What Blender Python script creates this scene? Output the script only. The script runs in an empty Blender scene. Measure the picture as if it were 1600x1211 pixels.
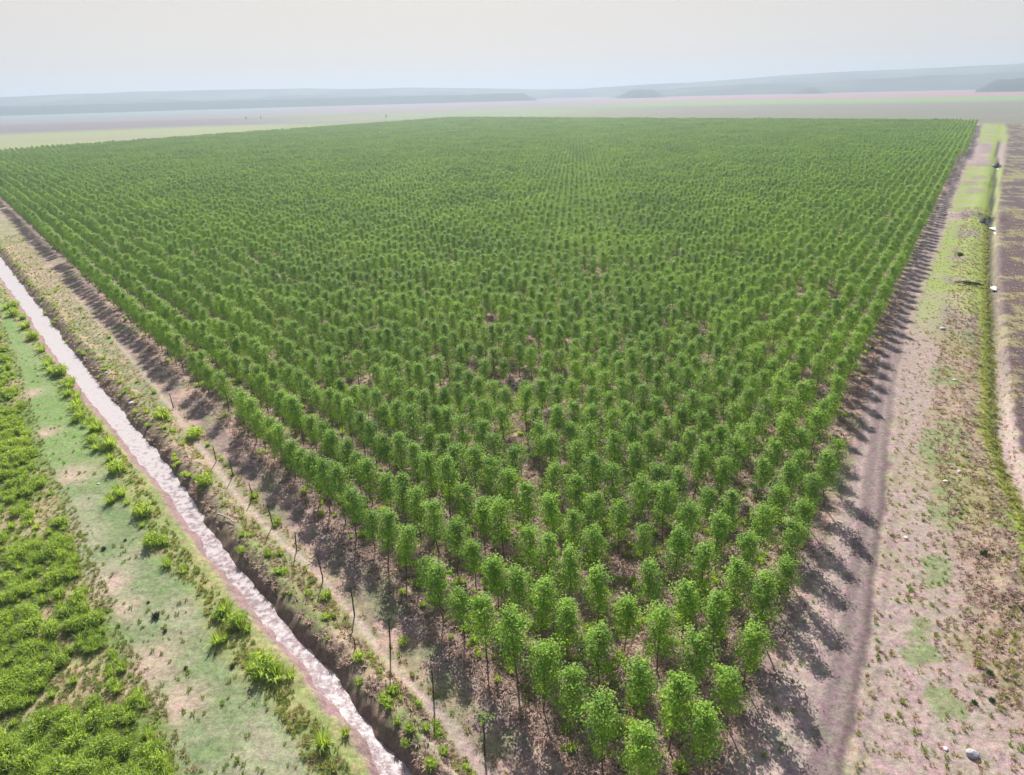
import bpy, math, random
import numpy as np
from mathutils import Matrix, Vector

random.seed(7)
RNG = np.random.default_rng(7)
S = bpy.context.scene
COL = S.collection

# ------------------------------------------------------------------ camera
CAM_H = 36.0
PITCH = math.radians(23.2465)
ROLL = math.radians(1.501)
cam = bpy.data.cameras.new('camera')
cam.sensor_width = 36.0
cam.lens = 24.0
cam.clip_start = 0.1
cam.clip_end = 60000
cam_o = bpy.data.objects.new('camera', cam)
COL.objects.link(cam_o)
fw = Vector((0, math.cos(PITCH), -math.sin(PITCH)))
dn = Vector((0, -math.sin(PITCH), -math.cos(PITCH)))
rt = Vector((1, 0, 0))
ix = math.cos(ROLL) * rt + math.sin(ROLL) * dn
iy = -math.sin(ROLL) * rt + math.cos(ROLL) * dn
M = Matrix(((ix.x, -iy.x, -fw.x, 0), (ix.y, -iy.y, -fw.y, 0), (ix.z, -iy.z, -fw.z, CAM_H), (0, 0, 0, 1)))
cam_o.matrix_world = M
S.camera = cam_o

# ------------------------------------------------------------------ light
SUN_AZ = math.radians(-6.0)      # from +Y towards +X
SUN_EL = math.radians(36.5)
sun = bpy.data.lights.new('sun', 'SUN')
sun.energy = 4.9
sun.angle = math.radians(0.53)
sun.color = (1.0, 0.96, 0.92)
sun_o = bpy.data.objects.new('sun', sun)
COL.objects.link(sun_o)
sd = Vector((math.sin(SUN_AZ) * math.cos(SUN_EL), math.cos(SUN_AZ) * math.cos(SUN_EL), math.sin(SUN_EL)))
sun_o.rotation_euler = sd.to_track_quat('Z', 'Y').to_euler()
sun_o.location = (0, 0, 80)

W = bpy.data.worlds.new('World')
S.world = W
W.use_nodes = True
nt = W.node_tree
nt.nodes.clear()
sky = nt.nodes.new('ShaderNodeTexSky')
sky.sky_type = 'NISHITA'
sky.sun_disc = False
sky.sun_elevation = SUN_EL
sky.sun_rotation = SUN_AZ
sky.altitude = 100
sky.air_density = 1.0
sky.dust_density = 3.0
sky.ozone_density = 1.2
hsv = nt.nodes.new('ShaderNodeHueSaturation')
hsv.inputs['Saturation'].default_value = 1.4
bg = nt.nodes.new('ShaderNodeBackground')
SKY_STRENGTH = 0.06
VEIL = (.445, .405, .37)
bg.inputs['Strength'].default_value = SKY_STRENGTH
wo = nt.nodes.new('ShaderNodeOutputWorld')
nt.links.new(sky.outputs[0], hsv.inputs['Color'])
# thin white veil of cloud over the blue, thickest where it is seen edge-on towards the horizon
tc_ = nt.nodes.new('ShaderNodeTexCoord'); sx = nt.nodes.new('ShaderNodeSeparateXYZ')
ab = nt.nodes.new('ShaderNodeMath'); ab.operation = 'ABSOLUTE'
mr = nt.nodes.new('ShaderNodeMapRange'); mr.interpolation_type = 'SMOOTHSTEP'
mr.inputs[1].default_value = 0.14; mr.inputs[2].default_value = 0.34; mr.inputs[3].default_value = 0.93; mr.inputs[4].default_value = 0.12
veil = nt.nodes.new('ShaderNodeMix'); veil.data_type = 'RGBA'
veil.inputs[7].default_value = (VEIL[0] / SKY_STRENGTH, VEIL[1] / SKY_STRENGTH, VEIL[2] / SKY_STRENGTH, 1)
nt.links.new(tc_.outputs['Generated'], sx.inputs[0]); nt.links.new(sx.outputs[2], ab.inputs[0]); nt.links.new(ab.outputs[0], mr.inputs[0])
nt.links.new(mr.outputs[0], veil.inputs[0]); nt.links.new(hsv.outputs[0], veil.inputs[6])
nt.links.new(veil.outputs[2], bg.inputs[0])
nt.links.new(bg.outputs[0], wo.inputs[0])

S.view_settings.view_transform = 'Standard'
S.view_settings.look = 'None'
S.view_settings.gamma = 1.0
S.view_settings.use_curve_mapping = False
S.view_settings.exposure = 0.80
S.cycles.max_bounces = 6
S.cycles.diffuse_bounces = 2
S.cycles.glossy_bounces = 2
S.cycles.transmission_bounces = 3
S.cycles.transparent_max_bounces = 8
S.cycles.volume_bounces = 0
HAZE_DENSITY = 2.6e-4
HAZE_COLOR = (0.575, 0.68, 0.79)

# ------------------------------------------------------------------ layout, metres
WATER = [(-215, 275), (-128.0, 171.3), (-94.6, 131.4), (-72.2, 104.2), (-57.3, 86.7), (-46.7, 74.5), (-37.2, 63.7), (-30.0, 54.5), (-25.5, 49.0), (-21.0, 43.9), (-17.2, 39.6), (-13.8, 35.8), (-10.4, 32.0), (-7.6, 28.3), (-0.5, 18.5)]
ROAD = [(9, 14), (13.2, 21), (16.5, 26.8), (20.2, 32.6), (23.8, 38.3), (26.9, 43.9), (32.1, 52.7), (38.8, 64.7), (48.5, 81.8), (64.3, 108.0), (83.0, 136.5), (108.3, 174.0), (149.0, 236.3), (212.3, 330.9), (312.1, 479.7), (452, 690)]
PATH = [(-95, 145), (-50.0, 88.4), (-39.7, 74.7), (-33.1, 65.7), (-26.5, 57.1), (-20.8, 50.6), (-16.6, 46.2), (-13.3, 42.1), (-10.1, 37.6), (-7.3, 34.1), (-4.6, 31.2), (-2.3, 27.8), (1.5, 22)]
PATH2 = [(-7.4, 40.1), (-5.0, 36.8), (-2.8, 33.4), (-0.9, 29.9), (0.0, 27.3), (2.5, 21)]
LAWNL = [(-300, 385), (-92.7, 119.6), (-77.7, 100.5), (-62.6, 80.7), (-51.9, 66.7), (-42.9, 56.2), (-38.1, 50.0), (-33.2, 43.9), (-29.5, 38.9), (-24.4, 34.1), (-22.0, 30.6), (-19.6, 27.9), (-12, 18)]
LAWNR = [(-310, 400), (-100.7, 131.3), (-78.5, 106.4), (-63.1, 89.3), (-48.6, 71.1), (-40.3, 60.8), (-32.5, 50.7), (-26.7, 44.5), (-22.4, 38.7), (-17.5, 33.9), (-14.9, 30.8), (-12.8, 27.7), (-7, 18)]
STRIP = [(36.5, 33), (40.3, 40.5), (43.6, 46.6), (46.3, 52.1), (48.9, 58.8), (53.2, 66.9), (62.1, 80.8), (78.6, 106.7), (99.9, 140.2), (138.3, 198.8), (225.0, 327.5), (323.8, 474.8), (470, 690)]
SAND = [(41, 38), (46.6, 49.2), (49.9, 56.3), (52.9, 63.9), (58.5, 73.2), (69.2, 89.7), (84.7, 113.5), (101.8, 140.0), (140.8, 198.4), (229, 326.7), (335, 480), (475, 690)]
P0 = np.array([6.4, 25.4]); VA = np.array([-1.70, 2.12]); VB = np.array([2.24, 3.40])
ROW1 = [tuple(P0 - 20 * VA), tuple(P0 + 340 * VA)]
EDGE = [tuple(P0 - VA - 20 * VB), tuple(P0 - VA + 188 * VB)]

# ------------------------------------------------------------------ noise
def _h(i, j, s):
    n = (i.astype(np.int64) * 374761393 + j.astype(np.int64) * 668265263 + s * 1274126177) & 0xffffffff
    n = ((n ^ (n >> 13)) * 1274126177) & 0xffffffff
    n = (n ^ (n >> 16)) & 0xffffffff
    return n / 4294967295.0
def vn(x, y, s=0):
    i = np.floor(x); j = np.floor(y); u = x - i; v = y - j
    u = u * u * (3 - 2 * u); v = v * v * (3 - 2 * v)
    return ((_h(i, j, s) * (1 - u) + _h(i + 1, j, s) * u) * (1 - v) + (_h(i, j + 1, s) * (1 - u) + _h(i + 1, j + 1, s) * u) * v)
def fbm(x, y, sc, s=0, o=4):
    t = 0; a = 0.5; n = 0; c = 0.8; d = 0.6
    x = np.asarray(x, float) / sc; y = np.asarray(y, float) / sc
    for k in range(o):
        t = t + a * vn(x, y, s + k * 17); n += a; a *= 0.5
        x, y = (c * x - d * y) * 2.03 + 3.1, (d * x + c * y) * 2.03 + 7.7
    return t / n
def smooth(a, b, x):
    t = np.clip((x - a) / (b - a), 0, 1); return t * t * (3 - 2 * t)
def pdist(X, Y, pl):
    """distance to a polyline, signed: positive on its right when walked in order"""
    best = np.full(X.shape, 1e9); sg = np.zeros(X.shape)
    for (x0, y0), (x1, y1) in zip(pl, pl[1:]):
        dx, dy = x1 - x0, y1 - y0; L = dx * dx + dy * dy
        t = np.clip(((X - x0) * dx + (Y - y0) * dy) / L, 0, 1)
        d = np.hypot(X - x0 - t * dx, Y - y0 - t * dy)
        m = d < best
        best = np.where(m, d, best)
        sg = np.where(m, np.sign((X - x0) * dy - (Y - y0) * dx), sg)
    return best * np.where(sg == 0, 1, sg)

# ------------------------------------------------------------------ ground height
WATER_Z = -0.72
def zones(X, Y):
    D = {}
    D['water'] = -pdist(X, Y, WATER)     # + = field side (right)
    D['road'] = pdist(X, Y, ROAD)        # + = right of road
    D['strip'] = pdist(X, Y, STRIP)
    D['sand'] = pdist(X, Y, SAND)
    D['row1'] = -pdist(X, Y, ROW1)       # filled below with the sign we need
    D['edge'] = pdist(X, Y, EDGE)
    D['path'] = np.abs(pdist(X, Y, PATH)); D['path2'] = np.abs(pdist(X, Y, PATH2))
    D['ll'] = -pdist(X, Y, LAWNL); D['lr'] = -pdist(X, Y, LAWNR)
    return D
def wwidth(X, Y):
    return 0.05 + 1.1 * (fbm(X, Y, 2.6, 5, 4) - 0.5) + 0.75 * smooth(34, 85, Y) + 0.0045 * np.maximum(Y - 60, 0)
def height(X, Y, D=None):
    X = np.asarray(X, float); Y = np.asarray(Y, float)
    if D is None: D = zones(X, Y)
    near = 1 - smooth(300, 600, np.hypot(X, Y))
    z = 0.10 * (fbm(X, Y, 5.0, 1, 3) - 0.5) * near
    rough = smooth(0.5, 2.0, np.abs(D['road'])) * near
    z = z + 0.16 * (fbm(X, Y, 0.8, 2, 3) - 0.5) * (0.25 + 0.75 * rough)
    # drain on the left: steep field-side bank, gentler mud on the other side
    w = D['water'] + 0.5 * (fbm(X, Y, 1.4, 9, 3) - 0.5)
    hw = wwidth(X, Y)
    dep = np.where(w > 0, 1 - smooth(hw * 0.55, hw + 1.3, w), 1 - smooth(hw * 0.6, hw + 1.4, -w))
    z = z - 1.05 * dep
    z = z + 0.35 * np.exp(-((w - hw - 2.0) / 0.7) ** 2) * near
    # right-hand drain
    s = D['strip'] - 0.9
    z = z - 0.8 * (1 - smooth(0.3, 1.5, np.abs(s))) * near
    z = z + 0.45 * np.exp(-((s + 3.6) / 1.6) ** 2) * near * fbm(X, Y, 1.5, 21, 3) * 1.6
    # wheel ruts
    for o in (-0.75, 0.75):
        z = z - 0.07 * np.exp(-((D['road'] - o) / 0.25) ** 2) * near
    z = z + 0.09 * np.exp(-((D['road'] - 2.0) / 0.35) ** 2) * near * fbm(X, Y, 1.2, 22, 3) * 1.8
    z = z - 0.05 * np.exp(-(D['path'] / 0.3) ** 2) * near
    # cross drains over the right verge
    for (px, py, wd, am) in CROSS:
        ux, uy = 0.83, -0.55
        t = (X - px) * ux + (Y - py) * uy; n = -(X - px) * uy + (Y - py) * ux
        z = z + am * np.exp(-(n / wd) ** 2) * (1 - smooth(5, 9, np.abs(t)))
    return z
CROSS = [(222.0, 333, 2.0, 0.9), (181, 268.5, 2.2, 1.1), (134.5, 200, 2.6, 1.2), (292, 449, 3.0, 1.0), (300, 470, 2.5, 0.8)]

def mix(c, d, t):
    t = np.clip(t, 0, 1)[:, None]; return c * (1 - t) + np.asarray(d) * t
SOIL = (.38, .285, .275)
ROADC = (.215, .16, .165)
TAN = (.32, .265, .19)
LAWN = (.185, .235, .115)
LUSH = (.12, .22, .04)
MUD = (.30, .20, .205)
BURN = (.12, .085, .10)
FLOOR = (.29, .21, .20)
SANDC = (.40, .31, .29)
def colour(X, Y, D):
    n = len(X)
    r = np.hypot(X, Y); az = np.degrees(np.arctan2(X, Y))
    f1 = fbm(X, Y, 6, 31); f2 = fbm(X, Y, 1.6, 32); f3 = fbm(X, Y, 22, 33); f4 = fbm(X, Y, 0.5, 34, 3)
    wob = (f1 - .5) * 2.5 + (f2 - .5) * 1.0
    C = np.tile(np.array(TAN), (n, 1))
    zone = np.full(n, 'ground', dtype=object)
    # ---------- far plain
    far = r > 600
    C = mix(C, (.23, .25, .14), smooth(.3, .7, fbm(X, Y, 90, 40)))
    # ---------- left verge between ditch and trees
    w = D['water']
    C = mix(C, (.45, .33, .25), smooth(.42, .62, f2) * .8)
    C = mix(C, (.22, .25, .10), smooth(.50, .66, f1 * .6 + f4 * .4) * .6)
    C = mix(C, (.19, .25, .08), smooth(5, 2, w) * smooth(.5, .62, f1) * .6 * (w > 0))
    C = mix(C, (.47, .36, .32), np.exp(-(D['path'] + (f2 - .5) * .4) ** 2 / .08))
    C = mix(C, SOIL, np.exp(-(D['path2'] + (f2 - .5) * .5) ** 2 / .35) * .9)
    nearR = smooth(46, 32, Y) * (X > -6)
    C = mix(C, SOIL, nearR * .75)
    # ---------- field floor
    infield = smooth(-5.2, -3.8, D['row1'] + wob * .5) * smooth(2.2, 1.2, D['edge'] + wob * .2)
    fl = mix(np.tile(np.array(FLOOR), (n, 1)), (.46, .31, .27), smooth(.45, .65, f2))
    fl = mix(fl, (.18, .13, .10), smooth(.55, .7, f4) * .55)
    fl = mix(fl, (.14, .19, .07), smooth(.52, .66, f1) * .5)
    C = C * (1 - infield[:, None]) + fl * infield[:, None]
    # ---------- left bank, grass, lawn, thicket
    lb = smooth(-.9, -1.8, w)
    C = mix(C, (.26, .29, .12), lb)
    C = mix(C, (.36, .32, .16), lb * smooth(.45, .65, f2) * .8)
    lawn = smooth(.8, -.8, D['lr'] + wob) * lb
    C = mix(C, LAWN, lawn)
    C = mix(C, (.36, .33, .24), lawn * smooth(.45, .68, fbm(X, Y, 7, 51)) * .75)
    C = mix(C, (.19, .29, .09), lawn * smooth(55, 70, Y) * .8)
    C = mix(C, (.30, .31, .20), lawn * smooth(.5, .7, f4) * .4)
    for (bx, by, br) in ((-56.2, 74.0, 1.6), (-47.0, 63.4, 2.4), (-33.5, 45.2, 1.6), (-30.8, 42.2, 1.3), (-66, 86, 2.0), (-26, 36.5, 2.2), (-22.5, 33, 2.0)):
        C = mix(C, (.50, .36, .31), np.exp(-((X - bx) ** 2 + (Y - by) ** 2) / br ** 2 * (0.6 + f2)) * .9)
    th = smooth(.8, -.8, D['ll'] + wob) * lb
    C = mix(C, (.17, .22, .07), th)
    C = mix(C, (.38, .30, .19), th * smooth(.50, .64, fbm(X, Y, 5, 52)) * .9)
    # ---------- ditch mud, and shade painted on the field-side bank
    hw = wwidth(X, Y)
    C = mix(C, MUD, smooth(hw + 1.35, hw + .75, np.abs(w + .1) + (f2 - .5) * .7))
    C = mix(C, (.20, .15, .11), smooth(hw + 2.3, hw + 1.0, w + (f2 - .5) * .9) * (w > 0) * .8)  # brown brush bank, darkened by its shade put into the colour
    # ---------- right side of the field
    e = D['edge']; s = D['strip']
    R = smooth(1.2, 2.4, e + wob * .2)
    vr = mix(np.tile(np.array(SOIL), (n, 1)), (.365, .28, .25), smooth(.45, .62, f2) * .7)
    vr = mix(vr, (.27, .28, .11), smooth(.54, .66, f1 * .55 + f4 * .45) * .4)
    gr = np.zeros(n)
    for (bx, by, bw, bl) in ((46.3, 64.8, 2.1, 6.5), (40.3, 53.9, 1.5, 4.5), (28.9, 37.8, .6, 1.6), (27.6, 35.9, .9, 1.3), (26.9, 31.4, .9, 1.2), (57.9, 83.3, 2.0, 3.5), (70, 98, 2.0, 3.5), (33.5, 44, .9, 2.5), (43.5, 49.8, 1.5, 1.3)):
        ux, uy = .55, .835
        t = (X - bx) * ux + (Y - by) * uy; q = (X - bx) * uy - (Y - by) * ux
        gr = np.maximum(gr, smooth(1.7, .1, (t / bl) ** 2 + (q / bw) ** 2 + (f2 - .5) * 3.6 + (f1 - .5) * 2.0 + (f4 - .5) * 2.0))
    farv = smooth(116, 132, r)
    green = farv * smooth(1.5, 3.0, D['road'])
    vr = mix(vr, (.27, .33, .10), green * (.55 + .45 * smooth(.3, .6, f1)))
    rough = smooth(-7.5, -5.0, s + wob) * smooth(160, 120, r)
    vr = mix(vr, (.32, .24, .18), rough * .8)
    vr = mix(vr, (.27, .26, .11), rough * smooth(.5, .62, f1) * .6)
    vr = mix(vr, (.19, .25, .10), gr * .75)
    for (px, py, wd, am) in CROSS:
        ux, uy = 0.83, -0.55
        t = (X - px) * ux + (Y - py) * uy; q = -(X - px) * uy + (Y - py) * ux
        vr = mix(vr, (.30, .20, .22), np.exp(-(q / (wd * 1.3)) ** 2) * (1 - smooth(7, 12, np.abs(t))) * .9)
    vr = mix(vr, (.5, .36, .38), np.exp(-((X - 130) ** 2 + (Y - 202) ** 2) / 22) * .9)
    vr = mix(vr, (.38, .27, .30), smooth(395, 415, r) * smooth(590, 520, r) * .85)
    st = smooth(1.7, .6, np.abs(s + .3) + (f2 - .5) * 1.1)
    vr = mix(vr, (.25, .30, .06), st * .95)
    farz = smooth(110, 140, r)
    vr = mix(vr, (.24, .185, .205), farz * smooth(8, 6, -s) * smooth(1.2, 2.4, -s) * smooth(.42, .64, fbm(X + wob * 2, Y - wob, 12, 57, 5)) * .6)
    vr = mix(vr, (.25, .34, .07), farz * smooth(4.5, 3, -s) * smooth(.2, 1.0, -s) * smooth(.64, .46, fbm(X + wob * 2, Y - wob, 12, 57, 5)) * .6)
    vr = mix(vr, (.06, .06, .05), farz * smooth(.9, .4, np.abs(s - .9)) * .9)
    sw = D['sand']
    beyond = smooth(-.6, .6, sw)
    vr = mix(vr, (.27, .24, .13), beyond)
    b2 = beyond * smooth(48, 80, r)
    vr = mix(vr, BURN, b2 * smooth(.40, .52, f1 * .6 + f2 * .4))
    vr = mix(vr, SANDC, smooth(1.3, .6, np.abs(sw - .1) + (f2 - .5) * 1.1) * (.25 + .75 * smooth(130, 85, r)) * smooth(340, 200, r))
    yl = smooth(13, 17, sw) * smooth(300, 420, r)
    vr = mix(vr, (.30, .33, .12), yl)
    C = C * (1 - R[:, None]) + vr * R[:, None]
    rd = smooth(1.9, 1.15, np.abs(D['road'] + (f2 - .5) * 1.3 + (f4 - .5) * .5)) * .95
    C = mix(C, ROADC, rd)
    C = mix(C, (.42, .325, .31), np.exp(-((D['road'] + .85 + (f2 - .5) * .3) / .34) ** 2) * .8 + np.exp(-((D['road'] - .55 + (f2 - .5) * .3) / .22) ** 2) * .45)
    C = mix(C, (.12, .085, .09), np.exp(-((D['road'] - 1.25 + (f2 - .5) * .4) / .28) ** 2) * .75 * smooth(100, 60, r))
    C = mix(C, (.47, .35, .33), smooth(.6, 1.5, -D['road']) * smooth(4.5, 2.4, -D['road']) * .6 * R)
    # ---------- far plain bands
    fr = smooth(0, 60, boundary(X, Y))
    st1 = fbm(X * .35 + Y * .1, Y, 260, 61); st2 = fbm(X * .3, Y * 1.2, 90, 62)
    q = r * (1 + .25 * (st1 - .5))
    def band(c): return np.tile(np.array(c), (n, 1))
    Lc = band((.27, .30, .14))
    Lc = mix(Lc, (.30, .25, .20), smooth(.5, .65, st2) * .7)
    Lc = mix(Lc, (.18, .15, .165), smooth(1150, 1400, q))
    Lc = mix(Lc, (.22, .195, .21), smooth(1750, 2000, q))
    Lc = mix(Lc, (.17, .23, .22), smooth(2400, 3000, q))
    Rc = band((.19, .19, .145))
    Rc = mix(Rc, (.22, .185, .175), smooth(.42, .6, st2) * .8)
    Rc = mix(Rc, (.20, .30, .10), smooth(1750, 1950, q))
    Rc = mix(Rc, (.36, .19, .20), smooth(2250, 2500, q))
    Mc = band((.21, .26, .13))
    Mc = mix(Mc, (.22, .19, .16), smooth(.4, .6, st2) * .7)
    Mc = mix(Mc, (.25, .19, .21), smooth(1900, 2400, q))
    tL = smooth(-12, -22, az); tR = smooth(2, 16, az)
    P = Mc * (1 - tL - tR)[:, None] + Lc * tL[:, None] + Rc * tR[:, None]
    C = C * (1 - fr[:, None]) + P * fr[:, None]
    # zones for splitting the sheet into named pieces
    zone[:] = 'ground'
    zone[(D['row1'] > -2.2) & (e < 1.8)] = 'plantation_floor'
    zone[(w < -1.8) & (D['lr'] > 0)] = 'grass_bank'
    zone[(w < -1.8) & (D['lr'] <= 0) & (D['ll'] > 0)] = 'pasture'
    zone[(w < -1.8) & (D['ll'] <= 0)] = 'scrubland'
    zone[(w > 1.0) & (D['row1'] <= -2.2) & (e < 1.8)] = 'grass_verge'
    zone[np.abs(w + .2) < 2.5] = 'ditch_bank'
    zone[(e > 1.8) & (sw < 0)] = 'field_margin'
    zone[(e > 1.8) & (sw >= 0)] = 'burnt_ground'
    zone[(e > 1.0) & (np.abs(s - .9) < 1.5)] = 'drain_bank'
    zone[(e > 1.0) & (np.abs(sw - .2) < 1.2) & (r < 330)] = 'sand_track'
    zone[(np.abs(D['road']) < 1.6)] = 'dirt_road'
    zone[(D['path'] < .35)] = 'footpath'
    zone[fr > .5] = 'plain'
    return np.clip(C, .01, .9), zone

# field outline (far side): signed > 0 outside
def boundary(X, Y):
    far = (X - 430) * 1.01 + (Y - 661) * 1.0          # beyond far edge line
    far = far / math.hypot(1.01, 1.0)
    left = ((Y - 589) - 1.805 * (X + 410)) / math.hypot(1, 1.805)
    lft2 = -D_row_left(X, Y)
    return np.maximum(far, np.maximum(left, np.where(lft2 > 220, lft2 - 220, -1e3)))
def D_row_left(X, Y):
    n = np.array([VA[1], -VA[0]]) / np.hypot(*VA)      # points to the field side
    return (X - P0[0]) * n[0] + (Y - P0[1]) * n[1]

# ------------------------------------------------------------------ materials
def mat(name):
    m = bpy.data.materials.new(name); m.use_nodes = True
    m.node_tree.nodes.clear()
    return m, m.node_tree.nodes, m.node_tree.links
def simple(name, col, rough=.9, var=.25, scale=8.0, bump=0.0, spec=.2):
    m, N, L = mat(name)
    o = N.new('ShaderNodeOutputMaterial'); b = N.new('ShaderNodeBsdfPrincipled')
    g = N.new('ShaderNodeTexCoord'); t = N.new('ShaderNodeTexNoise'); t.inputs['Scale'].default_value = scale
    t.inputs['Detail'].default_value = 4
    r = N.new('ShaderNodeValToRGB')
    r.color_ramp.elements[0].position = .3; r.color_ramp.elements[1].position = .7
    r.color_ramp.elements[0].color = (*[c * (1 - var) for c in col], 1)
    r.color_ramp.elements[1].color = (*[min(1, c * (1 + var)) for c in col], 1)
    L.new(g.outputs['Object'], t.inputs['Vector']); L.new(t.outputs[0], r.inputs[0]); L.new(r.outputs[0], b.inputs['Base Color'])
    b.inputs['Roughness'].default_value = rough; b.inputs['Specular IOR Level'].default_value = spec
    if bump:
        bp = N.new('ShaderNodeBump'); bp.inputs['Strength'].default_value = bump; bp.inputs['Distance'].default_value = .05
        L.new(t.outputs[0], bp.inputs['Height']); L.new(bp.outputs[0], b.inputs['Normal'])
    L.new(b.outputs[0], o.inputs[0])
    return m
def ground_mat():
    m, N, L = mat('ground')
    o = N.new('ShaderNodeOutputMaterial'); b = N.new('ShaderNodeBsdfPrincipled')
    at = N.new('ShaderNodeAttribute'); at.attribute_name = 'tone'
    g = N.new('ShaderNodeNewGeometry')
    t1 = N.new('ShaderNodeTexNoise'); t1.inputs['Scale'].default_value = 2.6; t1.inputs['Detail'].default_value = 9; t1.inputs['Roughness'].default_value = .72
    t2 = N.new('ShaderNodeTexNoise'); t2.inputs['Scale'].default_value = .8; t2.inputs['Detail'].default_value = 6; t2.inputs['Roughness'].default_value = .7
    L.new(g.outputs['Position'], t1.inputs['Vector']); L.new(g.outputs['Position'], t2.inputs['Vector'])
    m1 = N.new('ShaderNodeMapRange'); m1.inputs[1].default_value = .3; m1.inputs[2].default_value = .7; m1.inputs[3].default_value = .58; m1.inputs[4].default_value = 1.36
    L.new(t1.outputs[0], m1.inputs[0])
    mx = N.new('ShaderNodeMix'); mx.data_type = 'RGBA'; mx.blend_type = 'MULTIPLY'; mx.inputs[0].default_value = 1
    L.new(at.outputs['Color'], mx.inputs[6]); L.new(m1.outputs[0], mx.inputs[7])
    t3 = N.new('ShaderNodeTexNoise'); t3.inputs['Scale'].default_value = 11; t3.inputs['Detail'].default_value = 5; t3.inputs['Roughness'].default_value = .7
    L.new(g.outputs['Position'], t3.inputs['Vector'])
    m3 = N.new('ShaderNodeMapRange'); m3.inputs[1].default_value = .35; m3.inputs[2].default_value = .65; m3.inputs[3].default_value = .72; m3.inputs[4].default_value = 1.2
    L.new(t3.outputs[0], m3.inputs[0])
    mx0 = mx; mx = N.new('ShaderNodeMix'); mx.data_type = 'RGBA'; mx.blend_type = 'MULTIPLY'; mx.inputs[0].default_value = 1
    L.new(mx0.outputs[2], mx.inputs[6]); L.new(m3.outputs[0], mx.inputs[7])
    # hue drift from broken patches of dry and green cover
    rp = N.new('ShaderNodeValToRGB'); rp.color_ramp.elements[0].position = .35; rp.color_ramp.elements[1].position = .65
    rp.color_ramp.elements[0].color = (.90, 1.08, .86, 1); rp.color_ramp.elements[1].color = (1.08, .95, 1.03, 1)
    L.new(t2.outputs[0], rp.inputs[0])
    m2 = N.new('ShaderNodeMix'); m2.data_type = 'RGBA'; m2.blend_type = 'MULTIPLY'; m2.inputs[0].default_value = 1
    L.new(mx.outputs[2], m2.inputs[6]); L.new(rp.outputs[0], m2.inputs[7])
    bp = N.new('ShaderNodeBump'); bp.inputs['Strength'].default_value = .8; bp.inputs['Distance'].default_value = .09
    L.new(t1.outputs[0], bp.inputs['Height'])
    L.new(m2.outputs[2], b.inputs['Base Color']); L.new(bp.outputs[0], b.inputs['Normal'])
    b.inputs['Roughness'].default_value = .95; b.inputs['Specular IOR Level'].default_value = .08
    L.new(b.outputs[0], o.inputs[0])
    return m
def leaf_mat(name, c_lo, c_hi, trans=.45, rough=.55, spec=.25):
    """leaves: diffuse + light through the blade; tone varies by leaf clump ('tint') and by plant"""
    m, N, L = mat(name)
    o = N.new('ShaderNodeOutputMaterial')
    at = N.new('ShaderNodeAttribute'); at.attribute_name = 'tint'
    oi = N.new('ShaderNodeObjectInfo')
    a = N.new('ShaderNodeMath'); a.operation = 'MULTIPLY_ADD'; a.inputs[1].default_value = .18; a.inputs[2].default_value = -.09
    L.new(oi.outputs['Random'], a.inputs[0])
    s = N.new('ShaderNodeMath'); s.operation = 'ADD'; s.use_clamp = True
    vg = N.new('ShaderNodeTexNoise'); vg.inputs['Scale'].default_value = .035; vg.inputs['Detail'].default_value = 3   # patches of stronger and weaker growth
    L.new(oi.outputs['Location'], vg.inputs['Vector'])
    vm = N.new('ShaderNodeMath'); vm.operation = 'MULTIPLY_ADD'; vm.inputs[1].default_value = 1.1; vm.inputs[2].default_value = -.55
    L.new(vg.outputs[0], vm.inputs[0])
    s0 = N.new('ShaderNodeMath'); s0.operation = 'ADD'; L.new(vm.outputs[0], s0.inputs[0]); L.new(a.outputs[0], s0.inputs[1])
    L.new(at.outputs['Fac'], s.inputs[0]); L.new(s0.outputs[0], s.inputs[1])
    mx = N.new('ShaderNodeMix'); mx.data_type = 'RGBA'
    mx.inputs[6].default_value = (*c_lo, 1); mx.inputs[7].default_value = (*c_hi, 1)
    L.new(s.outputs[0], mx.inputs[0])
    d = N.new('ShaderNodeBsdfPrincipled'); d.inputs['Roughness'].default_value = rough; d.inputs['Specular IOR Level'].default_value = spec
    L.new(mx.outputs[2], d.inputs['Base Color'])
    t = N.new('ShaderNodeBsdfTranslucent')
    tc = N.new('ShaderNodeMix'); tc.data_type = 'RGBA'; tc.blend_type = 'MULTIPLY'; tc.inputs[0].default_value = 1
    tc.inputs[7].default_value = (1.75, 1.7, .7, 1)
    L.new(mx.outputs[2], tc.inputs[6]); L.new(tc.outputs[2], t.inputs[0])
    x = N.new('ShaderNodeMixShader'); x.inputs[0].default_value = trans
    L.new(d.outputs[0], x.inputs[1]); L.new(t.outputs[0], x.inputs[2]); L.new(x.outputs[0], o.inputs[0])
    return m
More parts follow.
